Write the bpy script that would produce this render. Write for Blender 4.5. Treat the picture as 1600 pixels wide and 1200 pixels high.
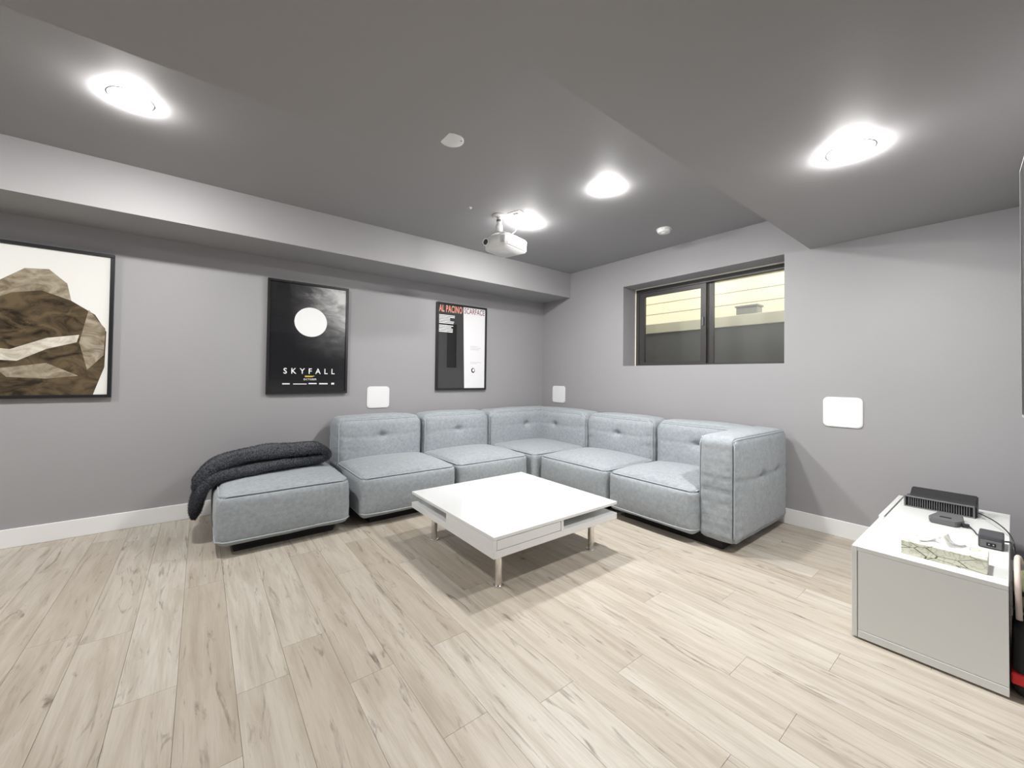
import bpy, bmesh, math, random
from mathutils import Vector, Matrix, noise

for o in list(bpy.data.objects):
    bpy.data.objects.remove(o, do_unlink=True)
scene = bpy.context.scene
COL = scene.collection

# ------------------------------------------------------------------ camera
F_PX, CX, CY = 616.63, 800.82, 578.89          # solved from the room's own lines, 1600x1200 frame
YAW, PITCH, ROLL = 0.9032, 0.0161, 0.0121
CAM = Vector((-3.5229, -3.8324, 1.0873))
fw = Vector((math.cos(YAW)*math.cos(PITCH), math.sin(YAW)*math.cos(PITCH), math.sin(PITCH)))
r0 = Vector((math.sin(YAW), -math.cos(YAW), 0)); u0 = r0.cross(fw)
rt = math.cos(ROLL)*r0 + math.sin(ROLL)*u0
up = -math.sin(ROLL)*r0 + math.cos(ROLL)*u0
cam = bpy.data.cameras.new('camera'); co = bpy.data.objects.new('camera', cam); COL.objects.link(co)
cam.sensor_fit = 'HORIZONTAL'; cam.sensor_width = 36; cam.lens = F_PX/1600*36
cam.shift_x = (800-CX)/1600; cam.shift_y = (CY-600)/1600
cam.clip_start = 0.02
m4 = Matrix((rt, up, -fw)).transposed().to_4x4(); m4.translation = CAM
co.matrix_world = m4
scene.camera = co

# ------------------------------------------------------------------ world, exposure
w = bpy.data.worlds.new('world'); scene.world = w; w.use_nodes = True
w.node_tree.nodes['Background'].inputs[0].default_value = (1.0, 0.96, 0.84, 1)
w.node_tree.nodes['Background'].inputs[1].default_value = 2.5
vs = scene.view_settings
vs.view_transform = 'Standard'; vs.look = 'None'; vs.exposure = 0.15; vs.gamma = 1.0; vs.use_curve_mapping = False
LAMP = 600.0                                     # radiance of a ceiling light's diffuser

# ------------------------------------------------------------------ room measures (metres)
ZC, ZB = 2.356, 2.06          # recessed ceiling, bulkhead and soffit underside
SD = 0.4845                   # soffit depth
X1, Y1, Y2 = -2.762, -2.167, -2.906
XB, YF = -6.0, -3.97          # wall behind, wall beside the camera
HB = 0.114
WL, WR, WT, WB = -1.261, -2.742, 2.0615, 1.217

# ================================================================== helpers
def srgb(r, g, b):
    f = lambda c: (c/255/12.92) if c/255 <= .04045 else ((c/255+.055)/1.055)**2.4
    return (f(r), f(g), f(b), 1)

def material(name, col, rough=.5, metal=0, spec=.5, coat=0, sheen=0):
    m = bpy.data.materials.new(name); m.use_nodes = True
    b = m.node_tree.nodes['Principled BSDF']
    b.inputs['Base Color'].default_value = (*col[:3], 1)
    b.inputs['Roughness'].default_value = rough
    b.inputs['Metallic'].default_value = metal
    b.inputs['Specular IOR Level'].default_value = spec
    b.inputs['Coat Weight'].default_value = coat
    b.inputs['Sheen Weight'].default_value = sheen
    return m

class NT:
    """small helper over a material's node tree"""
    def __init__(s, m): s.t = m.node_tree; s.b = s.t.nodes['Principled BSDF']
    def n(s, kind, **kw):
        x = s.t.nodes.new(kind)
        for k, v in kw.items():
            if k in x.inputs: x.inputs[k].default_value = v
            else: setattr(x, k, v)
        return x
    def l(s, a, b): s.t.links.new(a, b)
    def coords(s, scale=(1, 1, 1), which='Object', loc=None):
        c = s.n('ShaderNodeTexCoord'); mp = s.n('ShaderNodeMapping')
        mp.inputs['Scale'].default_value = scale
        if loc: mp.inputs['Location'].default_value = loc
        s.l(c.outputs[which], mp.inputs['Vector']); return mp.outputs['Vector']
    def noise(s, vec, scale, detail=3, rough=.5, dist=0):
        x = s.n('ShaderNodeTexNoise'); x.inputs['Scale'].default_value = scale
        x.inputs['Detail'].default_value = detail; x.inputs['Roughness'].default_value = rough
        x.inputs['Distortion'].default_value = dist
        s.l(vec, x.inputs['Vector']); return x.outputs['Fac']
    def ramp(s, fac, stops):
        x = s.n('ShaderNodeValToRGB'); e = x.color_ramp.elements
        while len(e) < len(stops): e.new(.5)
        for i, (p, c) in enumerate(stops): e[i].position = p; e[i].color = c if len(c) == 4 else (*c, 1)
        s.l(fac, x.inputs['Fac']); return x.outputs['Color']
    def mix(s, fac, a, b, mode='MIX'):
        x = s.n('ShaderNodeMix'); x.data_type = 'RGBA'; x.blend_type = mode
        for i, v in ((0, fac), (6, a), (7, b)):
            if hasattr(v, 'links'): s.l(v, x.inputs[i])
            else: x.inputs[i].default_value = v
        return x.outputs[2]
    def bump(s, h, strength=.3, dist=.01):
        x = s.n('ShaderNodeBump'); x.inputs['Strength'].default_value = strength; x.inputs['Distance'].default_value = dist
        s.l(h, x.inputs['Height']); s.l(x.outputs['Normal'], s.b.inputs['Normal'])
    def color(s, c): s.l(c, s.b.inputs['Base Color'])

def link(o, parent=None):
    COL.objects.link(o)
    if parent: o.parent = parent
    return o

def tag(o, label=None, cat=None, group=None, kind=None):
    if label: o['label'] = label
    if cat: o['category'] = cat
    if group: o['group'] = group
    if kind: o['kind'] = kind
    return o

def thing(name, label, cat, loc=(0, 0, 0), rz=0, group=None):
    e = bpy.data.objects.new(name, None); COL.objects.link(e)
    e.empty_display_size = .1; e.location = loc; e.rotation_euler = (0, 0, rz)
    return tag(e, label, cat, group)

def obj(name, me, mat, parent=None, smooth=False):
    if isinstance(me, bmesh.types.BMesh):
        bm = me; me = bpy.data.meshes.new(name); bm.to_mesh(me); bm.free()
    if mat and not me.materials: me.materials.append(mat)
    if smooth: me.shade_smooth()
    o = bpy.data.objects.new(name, me)
    return link(o, parent)

def bx(bm, x0, x1, y0, y1, z0, z1, bev=0, seg=2):
    r = bmesh.ops.create_cube(bm, size=1)
    vv = r['verts']
    bmesh.ops.scale(bm, vec=(x1-x0, y1-y0, z1-z0), verts=vv)
    bmesh.ops.translate(bm, vec=((x0+x1)/2, (y0+y1)/2, (z0+z1)/2), verts=vv)
    if bev:
        es = list({e for v in vv for e in v.link_edges})
        bmesh.ops.bevel(bm, geom=es, offset=bev, segments=seg, profile=.5, affect='EDGES')
    return bm

def box(name, mat, parent, x0, x1, y0, y1, z0, z1, bev=0, seg=2):
    return obj(name, bx(bmesh.new(), x0, x1, y0, y1, z0, z1, bev, seg), mat, parent)

def boxes(name, mat, parent, lst, bev=0):
    bm = bmesh.new()
    for b in lst: bx(bm, *b, bev)
    return obj(name, bm, mat, parent)

def lathe(prof, n=32, axis='Z', center=(0, 0, 0)):
    """prof: (radius, height) pairs"""
    bm = bmesh.new(); rings = []
    for r, h in prof:
        ring = []
        for i in range(n):
            a = 2*math.pi*i/n
            p = (r*math.cos(a), r*math.sin(a), h)
            if axis == 'X': p = (p[2], p[0], p[1])
            if axis == 'Y': p = (p[0], p[2], p[1])
            ring.append(bm.verts.new(Vector(p)+Vector(center)))
        rings.append(ring)
    for a, b in zip(rings, rings[1:]):
        for i in range(n): bm.faces.new((a[i], a[(i+1) % n], b[(i+1) % n], b[i]))
    if prof[0][0] > 1e-5: bm.faces.new(rings[0][::-1])
    if prof[-1][0] > 1e-5: bm.faces.new(rings[-1])
    bmesh.ops.remove_doubles(bm, verts=bm.verts[:], dist=1e-6)
    bmesh.ops.recalc_face_normals(bm, faces=bm.faces[:])
    return bm

def smooth_path(pts, n=8):
    pts = [Vector(p) for p in pts]; P = [pts[0]*2-pts[1]] + pts + [pts[-1]*2-pts[-2]]; out = []
    for i in range(1, len(P)-2):
        a, b, c, d = P[i-1:i+3]
        for k in range(n):
            t = k/n
            out.append(.5*((2*b)+(c-a)*t+(2*a-5*b+4*c-d)*t*t+(3*b-a-3*c+d)*t**3))
    out.append(pts[-1]); return out

def tube(bm, path, r, n=8, closed=False):
    path = [Vector(p) for p in path]; N = len(path); rings = []
    prev = None
    for i, p in enumerate(path):
        t = (path[(i+1) % N]-path[i-1]) if closed else (path[min(i+1, N-1)]-path[max(i-1, 0)])
        t = t.normalized() if t.length > 1e-9 else Vector((1, 0, 0))
        if prev is None:
            prev = t.orthogonal().normalized()
        prev = (prev-t*prev.dot(t))
        prev = prev.normalized() if prev.length > 1e-6 else t.orthogonal().normalized()
        b = t.cross(prev)
        rings.append([bm.verts.new(p+r*(math.cos(2*math.pi*k/n)*prev+math.sin(2*math.pi*k/n)*b)) for k in range(n)])
    pairs = list(zip(rings, rings[1:])) + ([(rings[-1], rings[0])] if closed else [])
    for a, b in pairs:
        for k in range(n): bm.faces.new((a[k], a[(k+1) % n], b[(k+1) % n], b[k]))
    if not closed: bm.faces.new(rings[0][::-1]); bm.faces.new(rings[-1])
    return bm

# ================================================================== materials
M = {}
def paint(name, col, rough):
    m = material(name, col, rough); t = NT(m); v = t.coords()
    big = t.noise(v, 1.3, 2)
    t.color(t.mix(big, (*[c*.96 for c in col[:3]], 1), (*[c*1.04 for c in col[:3]], 1)))
    t.bump(t.noise(v, 260, 2), .06, .004)
    return m
M['wall'] = paint('grey_wall_paint', (.325, .32, .33), .5)
M['ceiling'] = paint('grey_ceiling_paint', (.33, .326, .33), .62)
M['white'] = paint('white_trim_paint', (.82, .82, .82), .35)
M['lacquer'] = material('white_lacquer', (.74, .75, .75), .12, coat=.3)
M['melamine'] = material('white_melamine', (.72, .735, .72), .3)
M['glasspanel'] = material('pale_frosted_inner_panel', (.62, .65, .55), .4)
M['plastic'] = material('white_plastic', (.76, .76, .76), .35)
M['grille'] = material('white_speaker_cloth', (.78, .78, .79), .7)
M['chrome'] = material('brushed_chrome', (.78, .76, .73), .18, metal=1)
M['black'] = material('black_plastic', (.02, .02, .022), .4)
M['blacksatin'] = material('black_frame', (.014, .014, .016), .3)
M['charcoal'] = material('charcoal_plastic', (.055, .055, .062), .45)
M['grey'] = material('grey_plastic', (.13, .13, .135), .45)
M['silver'] = material('silver_rim', (.55, .55, .56), .3, metal=.6)
M['rim'] = material('dark_silver_rim', (.2, .2, .21), .3, metal=.5)
M['dark'] = material('dark_recess', (.012, .011, .011), .8)
M['bronze'] = material('dark_bronze_window_frame', (.045, .042, .042), .4)
M['seal'] = material('cream_window_seal', (.75, .72, .62), .6)
M['red'] = material('red_webbing', (.55, .012, .015), .6)
M['olive'] = material('olive_fabric', (.28, .30, .17), .85)
M['rubber'] = material('pale_hose', (.66, .56, .50), .5)
M['paper'] = material('tissue_paper', (.88, .88, .88), .9)
M['blackcloth'] = material('black_bag_fabric', (.016, .015, .015), .85)
M['orange'] = material('orange_print', srgb(240, 120, 70), .3)
M['maroon'] = material('maroon_print', srgb(110, 32, 30), .3)
M['whiteprint'] = material('white_print', (.85, .85, .85), .3)
M['greyprint'] = material('grey_print', (.5, .5, .5), .3)
M['yellowprint'] = material('yellow_print', srgb(225, 200, 60), .3)
M['concrete'] = material('dark_well_lining', (.10, .10, .108), .8)
M['siding'] = material('cream_siding', (.72, .68, .54), .7)
M['cap'] = material('pale_sill_board', (.62, .60, .50), .7)
M['utility'] = material('grey_utility_box', (.28, .28, .27), .6)

# sofa cloth: pale blue grey chenille, mottled, fine weave
def cloth(name, a, b):
    m = material(name, a, .95, spec=.2, sheen=.15); t = NT(m); v = t.coords()
    f1 = t.noise(v, 42, 4, .65); f2 = t.noise(t.coords((1, 1, 2.2)), 190, 2, .6)
    c = t.ramp(f1, [(.32, a), (.68, b)])
    c = t.mix(.35, c, t.ramp(f2, [(.3, a), (.7, b)]))
    t.color(c); t.bump(t.noise(v, 420, 2, .6), .35, .003)
    return m
M['sofa'] = cloth('blue_grey_sofa_cloth', (.255, .283, .306, 1), (.385, .414, .436, 1))
M['piping'] = cloth('blue_grey_piping', (.345, .375, .40, 1), (.40, .435, .46, 1))
m = material('charcoal_fleece', (.03, .034, .042), .95, spec=.2, sheen=.2); t = NT(m); v = t.coords()
f = t.noise(v, 150, 4, .7)
t.color(t.ramp(f, [(.33, (.012, .013, .018)), (.52, (.045, .05, .064)), (.70, (.21, .23, .27))]))
t.bump(t.noise(v, 230, 3, .7), .9, .01); M['fleece'] = m

# floor planks: pale oak, grain along the plank, a few dark cracks and knots
m = material('pale_oak_plank', (.6, .53, .44), .42); t = NT(m)
inf = t.n('ShaderNodeObjectInfo')
tc = t.n('ShaderNodeTexCoord')
off = t.n('ShaderNodeVectorMath', operation='MULTIPLY_ADD')
t.l(inf.outputs['Random'], off.inputs[0]); off.inputs[1].default_value = (37.1, 91.7, 13.0)
t.l(tc.outputs['Object'], off.inputs[2]); base = off.outputs[0]
def pm(scale):
    mp = t.n('ShaderNodeMapping'); mp.inputs['Scale'].default_value = scale; t.l(base, mp.inputs['Vector']); return mp.outputs['Vector']
tint = t.ramp(inf.outputs['Random'], [(0, (.43, .38, .315)), (.25, (.52, .475, .41)), (.5, (.475, .43, .365)), (.75, (.53, .495, .435)), (1, (.45, .40, .335))])
g1 = t.noise(pm((10, .8, 1)), 2.2, 4, .6, .6)
g2 = t.noise(pm((60, 2.2, 1)), 3, 3, .6, .5)
c = t.mix(t.ramp(g1, [(.42, (0, 0, 0)), (.72, (.7, .7, .7))]), tint, (.30, .245, .185, 1))
c = t.mix(t.ramp(g2, [(.45, (0, 0, 0)), (.8, (.4, .4, .4))]), c, (.31, .265, .21, 1))
g3 = t.noise(pm((14, 1.7, 1)), 1.6, 5, .64, 1.6)
crack = t.ramp(g3, [(.575, (0, 0, 0)), (.66, (.45, .45, .45)), (.75, (.95, .95, .95))])
c = t.mix(crack, c, (.115, .09, .07, 1))
t.color(c); t.bump(g2, .08, .004); M['plank'] = m

# tissue box print: olive leaf strokes on white
m = material('leaf_print_card', (.8, .8, .75), .5); t = NT(m); v = t.coords()
vo = t.n('ShaderNodeTexVoronoi', feature='DISTANCE_TO_EDGE'); vo.inputs['Scale'].default_value = 19
wv = t.n('ShaderNodeTexWave'); wv.inputs['Scale'].default_value = 42; wv.inputs['Distortion'].default_value = 9; wv.inputs['Detail'].default_value = 1
t.l(t.coords((1, .55, 1.25)), vo.inputs['Vector']); t.l(v, wv.inputs['Vector'])
c = t.ramp(vo.outputs['Distance'], [(0, srgb(95, 98, 62)), (.010, srgb(120, 122, 88)), (.022, srgb(228, 229, 216))])
c = t.mix(.45, c, t.ramp(wv.outputs['Fac'], [(.0, srgb(170, 172, 135)), (.25, srgb(240, 240, 232))]), 'MULTIPLY')
t.color(c); M['leafcard'] = m

# clear window glass: mirror reflection by Fresnel, otherwise clear
m = bpy.data.materials.new('window_glass'); m.use_nodes = True; nt = m.node_tree; nt.nodes.clear()
out = nt.nodes.new('ShaderNodeOutputMaterial'); mx = nt.nodes.new('ShaderNodeMixShader'); fr = nt.nodes.new('ShaderNodeFresnel')
tr = nt.nodes.new('ShaderNodeBsdfTransparent'); gl = nt.nodes.new('ShaderNodeBsdfGlossy')
fr.inputs['IOR'].default_value = 1.45; tr.inputs['Color'].default_value = (.93, .94, .92, 1); gl.inputs['Roughness'].default_value = .35
nt.links.new(fr.outputs[0], mx.inputs[0]); nt.links.new(tr.outputs[0], mx.inputs[1]); nt.links.new(gl.outputs[0], mx.inputs[2])
nt.links.new(mx.outputs[0], out.inputs[0]); M['glass'] = m

m = bpy.data.materials.new('lit_diffuser'); m.use_nodes = True; nt = m.node_tree; nt.nodes.clear()
out = nt.nodes.new('ShaderNodeOutputMaterial'); em = nt.nodes.new('ShaderNodeEmission')
em.inputs['Color'].default_value = (1, .985, .965, 1); em.inputs['Strength'].default_value = LAMP
nt.links.new(em.outputs[0], out.inputs[0]); M['lamp'] = m

# ================================================================== THE SETTING
# floor: sub-floor with every plank laid on it
floor = box('floor', M['dark'], None, XB, 0, YF, 0, -.05, -.009); tag(floor, 'pale oak plank floor', 'floor', kind='structure')
PW, PL, XS = .1592, 1.22, -3.7275
known = {-2: -1.435, 0: -2.025, 2: -2.20, 3: -2.03, 4: -2.38, 5: -2.77, 9: -2.923, 10: -3.39, 11: -3.18, 12: -2.717,
         13: -3.40, 14: -2.941, 15: -2.415, 16: -3.158}
random.seed(5)
full = None
for k in range(int((XB-XS)//PW), int((0-XS)//PW)+1):
    a, b = max(XS+k*PW, XB), min(XS+(k+1)*PW, 0)
    if b-a < .01: continue
    j = known.get(k, -((k*.47) % PL)-2.0)
    ys = sorted({YF, 0.0} | {round(j+i*PL, 4) for i in range(-6, 7) if YF+.02 < j+i*PL < -.02})
    for y0, y1 in zip(ys, ys[1:]):
        isfull = abs(y1-y0-PL) < 1e-3 and abs(b-a-PW) < 1e-3
        if isfull and full: me = full
        else:
            hx, hy = (b-a)/2-.0005, (y1-y0)/2-.0005
            bm = bmesh.new(); bx(bm, -hx, hx, -hy, hy, -.008, 0)
            me = bpy.data.meshes.new('plank'); bm.to_mesh(me); bm.free(); me.materials.append(M['plank'])
            if isfull: full = me
        p = obj('plank', me, None, floor); p.location = ((a+b)/2, (y0+y1)/2, 0)

def struct(name, o): return tag(o, kind='structure')
wl_ = box('wall_left', M['wall'], None, XB-.1, .3, 0, .12, -.05, ZC+.1); struct('', wl_)
wr_ = boxes('wall_right', M['wall'], None, [(0, .3, WL, 0, -.05, ZC+.1), (0, .3, YF-.12, WR, -.05, ZC+.1),
      (0, .3, WR, WL, -.05, WB), (0, .3, WR, WL, WT, ZC+.1)]); struct('', wr_)
struct('', box('wall_front', M['wall'], None, XB-.1, 0, YF-.12, YF, -.05, ZC+.1))
struct('', box('wall_back', M['wall'], None, XB-.12, XB, YF, 0, -.05, ZC+.1))
ceil = box('ceiling', M['ceiling'], None, XB, 0, YF, 0, ZC, ZC+.1); struct('', ceil)
box('soffit', M['ceiling'], ceil, XB, 0, -SD, 0, ZB, ZC)
def prism(poly, z0, z1):
    bm = bmesh.new(); a = [bm.verts.new((x, y, z0)) for x, y in poly]; b = [bm.verts.new((x, y, z1)) for x, y in poly]
    n = len(poly); bm.faces.new(a[::-1]); bm.faces.new(b)
    for i in range(n): bm.faces.new((a[i], a[(i+1) % n], b[(i+1) % n], b[i]))
    bmesh.ops.recalc_face_normals(bm, faces=bm.faces[:]); return bm
obj('bulkhead', prism([(XB, YF), (0, YF), (0, Y2), (X1, Y2), (X1, Y1), (XB, Y1)], ZB, ZC), M['ceiling'], ceil)
struct('', box('baseboard_left', M['white'], None, XB, -.015, -.015, 0, 0, HB, .003))
struct('', box('baseboard_right', M['white'], None, -.015, 0, YF, 0, 0, HB, .003))
struct('', box('baseboard_front', M['white'], None, XB, -.015, YF, YF+.015, 0, HB, .003))

# window: frame, sliding sash, meeting stile, two panes
win = bpy.data.objects.new('window_1', None); link(win); win.location = (.218, (WL+WR)/2, WB); struct('', win)
def wpart(name, mat, lst, parent=win, bev=0):
    o = boxes(name, mat, None, lst, bev)
    o.parent = parent; o.matrix_parent_inverse = Matrix.Translation(-Vector((.218, (WL+WR)/2, WB))); return o
xf = .218
wpart('frame', M['bronze'], [(xf, xf+.07, WL-.045, WL-.012, WB, WT-.012), (xf, xf+.07, WR, WR+.04, WB, WT-.012),
      (xf, xf+.07, WR+.04, WL-.045, WT-.055, WT-.012), (xf, xf+.07, WR+.04, WL-.045, WB, WB+.022)])
wpart('seal', M['seal'], [(xf-.004, xf+.06, WL-.012, WL, WB, WT), (xf-.004, xf+.06, WR, WL-.012, WT-.012, WT)])
sash = wpart('sash', M['bronze'], [(xf+.012, xf+.045, -1.365, WL-.045, WB+.022, WT-.055), (xf+.012, xf+.045, -2.03, -1.978, WB+.022, WT-.055),
      (xf+.012, xf+.045, -1.978, -1.365, WT-.095, WT-.055), (xf+.012, xf+.045, -1.978, -1.365, WB+.022, WB+.045)])
wpart('stile', M['bronze'], [(xf+.046, xf+.07, -2.085, -2.03, WB+.022, WT-.055)])
wpart('pane', M['glass'], [(xf+.026, xf+.030, -1.978, -1.365, WB+.045, WT-.095)])
wpart('pane', M['glass'], [(xf+.055, xf+.059, WR+.04, -2.085, WB+.022, WT-.055)])
wpart('latch', M['grey'], [(xf-.004, xf+.012, -2.012, -1.998, 1.60, 1.68)])

# outside the window: well lining with a pale cap board, a low box on it, a clapboard house wall
well = thing('window_well', 'dark window well lining with pale cap board outside the window', 'window well', (.62, -1.9, .9))
def wp(name, mat, parent, org, b, bev=0):
    o = box(name, mat, None, *b, bev); o.parent = parent; o.matrix_parent_inverse = Matrix.Translation(-Vector(org)); return o
wo = (.62, -1.9, .9)
wp('lining', M['concrete'], well, wo, (1.0, 1.08, -4.2, .6, .85, 1.66))
wp('lining', M['concrete'], well, wo, (.3, 1.0, -4.28, -4.2, .85, 1.66))
wp('lining', M['concrete'], well, wo, (.3, 1.0, .6, .68, .85, 1.66))
wp('well_floor', M['concrete'], well, wo, (.3, 1.0, -4.2, .6, .85, .9))
wp('cap_board', M['cap'], well, wo, (.975, 1.16, -4.3, .7, 1.66, 1.78), .006)
ub = thing('utility_box', 'low grey box resting on pale cap board outside the window', 'utility box', (1.07, -2.09, 1.78))
ubo = (1.07, -2.09, 1.78)
wp('case', M['utility'], ub, ubo, (1.0, 1.14, -2.19, -1.98, 1.78, 1.86), .012)
wp('lid', M['utility'], ub, ubo, (.99, 1.15, -2.20, -1.97, 1.86, 1.88), .006)
hw = thing('neighbouring_house', 'cream clapboard house wall seen beyond the window', 'house', (3.2, -2, 1.2)); ho = (3.2, -2, 1.2)
wp('wall_sheathing', M['siding'], hw, ho, (3.24, 3.4, -9, 7, 1.2, 5.4))
for i in range(20):
    b = box('siding_board', M['siding'], None, 3.2+.0, 3.235, -9, 7, 1.3+i*.2, 1.3+i*.2+.193, .008, 1)
    b.parent = hw; b.matrix_parent_inverse = Matrix.Translation(-Vector(ho))
gr = box('ground', M['concrete'], None, 1.16, 3.24, -9, 7, 1.5, 1.6); tag(gr, 'ground strip between window well and house', 'ground', kind='structure')

# ------------------------------------------------------------------ ceiling lights
def ceiling_light(x, y, z, label, group=None):
    t_ = thing('ceiling_light', label, 'light', (x, y, z), group=group)
    obj('trim_ring', lathe([(.068, 0), (.084, 0), (.084, -.0008), (.068, -.0012)], 40), M['plastic'], t_, True)
    obj('diffuser', lathe([(.070, -.0012), (.070, -.009), (.064, -.013), (.045, -.0155), (.02, -.0165), (0, -.0165)], 40), M['lamp'], t_, True)
ceiling_light(-1.419, -2.157, ZC, 'lit round ceiling light between smoke alarm and projector, near bulkhead edge')
ceiling_light(-1.416, -1.352, ZC, 'lit round ceiling light close behind the white projector')
ceiling_light(-3.804, -1.302, ZC, 'lit round ceiling light in the recess above the large sepia print')
ceiling_light(-1.388, -3.412, ZB, 'lit round ceiling light in the lowered ceiling above the white bench')
ceiling_light(-5.55, -1.302, ZC, 'added round fill light on the recessed ceiling by back wall, out of view')  # added behind the camera, out of view, to brighten the left foreground

# ================================================================== SOFA
ANG = [0, 12, 24, 33, 40, 45]
class Soft:
    """rounded, stuffed block; p(q) maps a point of the plain box surface to the stuffed surface"""
    def __init__(s, x0, x1, y0, y1, z0, z1, r, bulge, dents=(), seed=0, groove=((2, 1),), wr=.004):
        s.c = Vector(((x0+x1)/2, (y0+y1)/2, (z0+z1)/2)); s.h = Vector(((x1-x0)/2, (y1-y0)/2, (z1-z0)/2))
        s.r, s.b, s.dents, s.seed, s.groove, s.wr = r, bulge, dents, seed, groove, wr
    def p(s, q, plain=False):
        h, r = s.h, s.r
        inner = Vector([max(-(h[i]-r), min(h[i]-r, q[i])) for i in range(3)])
        d = q-inner; n = d.normalized(); pos = inner+n*r
        a = Vector([q[i]/h[i] for i in range(3)])
        disp = 0
        for k, b in s.b.items():
            ax = 'xyz'.index(k[1]); sg = 1 if k[0] == '+' else -1
            wgt = max(0, sg*n[ax])**2
            o1, o2 = [i for i in range(3) if i != ax]
            disp += wgt*b*(1-abs(a[o1])**2.6)*(1-abs(a[o2])**2.6)
        for (k, u, v, dep, rad, cdep, cw) in s.dents:
            ax = 'xyz'.index(k[1]); sg = 1 if k[0] == '+' else -1
            if sg*n[ax] < .6: continue
            o1, o2 = [i for i in range(3) if i != ax]
            du, dv = q[o1]-u, q[o2]-v
            disp -= dep*math.exp(-((du/rad)**2+(dv/(rad*.7))**2))
            disp -= cdep*math.exp(-(dv/.013)**2)*math.exp(-(du/cw)**4)
        w = pos+s.c
        if not plain:
            disp += s.wr*(noise.noise(w*4.5+Vector((s.seed, 0, 0)))+.5*noise.noise(w*13+Vector((0, s.seed, 0))))
            # gathers near the vertical corners of the front faces
            e = min(abs(abs(a.x)-1)*h.x, abs(abs(a.y)-1)*h.y)
            hor = max(abs(n.x), abs(n.y))
            if hor > .6 and abs(n.z) < .3:
                ed = (h.y-abs(q.y)) if abs(n.x) > abs(n.y) else (h.x-abs(q.x))
                disp -= .011*math.exp(-((ed-.05)/.05)**2)*max(0, noise.noise(Vector((s.seed, 1.7*s.seed, w.z*38))))
        for gax, gsg in s.groove:
            if .55 < gsg*n[gax] < .69: disp -= .015
        return pos+n*disp+s.c
    def axis(s, i, step):
        h, r = s.h[i], s.r; L = h-r
        n = max(2, int(2*L/step)); mid = [-L+2*L*k/n for k in range(n+1)]
        arc = [r*math.tan(math.radians(a)) for a in ANG[1:]]
        return [-L-a for a in arc[::-1]]+mid+[L+a for a in arc]
    def mesh(s, name, step=.03):
        ax = [s.axis(i, step) for i in range(3)]; vd = {}; V = []; F = []
        def vid(q):
            k = (round(q[0], 5), round(q[1], 5), round(q[2], 5))
            if k not in vd: vd[k] = len(V); V.append(s.p(Vector(q)))
            return vd[k]
        for a in range(3):
            o1, o2 = (a+1) % 3, (a+2) % 3
            for sg in (-1, 1):
                for i in range(len(ax[o1])-1):
                    for j in range(len(ax[o2])-1):
                        q = []
                        for (ii, jj) in ((i, j), (i+1, j), (i+1, j+1), (i, j+1)):
                            c = [0, 0, 0]; c[a] = sg*s.h[a]; c[o1] = ax[o1][ii]; c[o2] = ax[o2][jj]; q.append(vid(c))
                        F.append(q if sg > 0 else q[::-1])
        me = bpy.data.meshes.new(name); me.from_pydata(V, [], F); me.shade_smooth(); return me
    def seam(s, qs, lift=.002):
        out = []
        for q in qs:
            q = Vector(q); p0 = s.p(q); p1 = s.p(q*1.0, True)
            inner = Vector([max(-(s.h[i]-s.r), min(s.h[i]-s.r, q[i])) for i in range(3)])
            out.append(p0+(q-inner).normalized()*lift)
        return out
    def loop_z(s, z, n=26):
        """closed loop round the block, at box height z (z == +h gives the top seam)"""
        hx, hy = s.h.x, s.h.y; q = []
        L = [(-hx, -hy), (hx, -hy), (hx, hy), (-hx, hy)]
        for (a, b) in zip(L, L[1:]+L[:1]):
            for k in range(n):
                t_ = k/n; q.append((a[0]+(b[0]-a[0])*t_, a[1]+(b[1]-a[1])*t_, z))
        return s.seam(q)
    def loop_face(s, axis, sg, n=26):
        o = [i for i in range(3) if i != axis]; L = [(-1, -1), (1, -1), (1, 1), (-1, 1)]; q = []
        for (a, b) in zip(L, L[1:]+L[:1]):
            for k in range(n):
                t_ = k/n; c = [0, 0, 0]; c[axis] = sg*s.h[axis]
                c[o[0]] = s.h[o[0]]*(a[0]+(b[0]-a[0])*t_); c[o[1]] = s.h[o[1]]*(a[1]+(b[1]-a[1])*t_); q.append(c)
        return s.seam(q)

def add_soft(name, parent, org, S, loops, button=None, step=.03):
    me = S.mesh(name, step); me.materials.append(M['sofa'])
    inv = Matrix.Translation(-Vector(org))
    o = bpy.data.objects.new(name, me); link(o, parent); o.matrix_parent_inverse = inv
    bm = bmesh.new()
    for lp in loops: tube(bm, lp, .0048, 6, True)
    if len(bm.verts):
        q = obj('piping', bm, M['piping'], o, True); q.matrix_parent_inverse = Matrix.Identity(4)
    else: bm.free()
    if button:
        for bpt in button:
            b = obj('button', lathe([(0, -.004), (.008, -.002), (.010, .001), (.007, .004), (0, .005)], 14), M['piping'], o, True)
            b.location = bpt
    return o

SEATZ0, SEATZ1 = .06, .358
def seat_block(parent, org, x0, x1, y0, y1, fronts, seed):
    b = {'+z': .052}
    for f in fronts: b[f] = .022
    S = Soft(x0, x1, y0, y1, SEATZ0, SEATZ1, .045, b, seed=seed)
    return add_soft('seat', parent, org, S, [S.loop_z(S.h.z), S.loop_z(-S.h.z+.035)])

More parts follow.
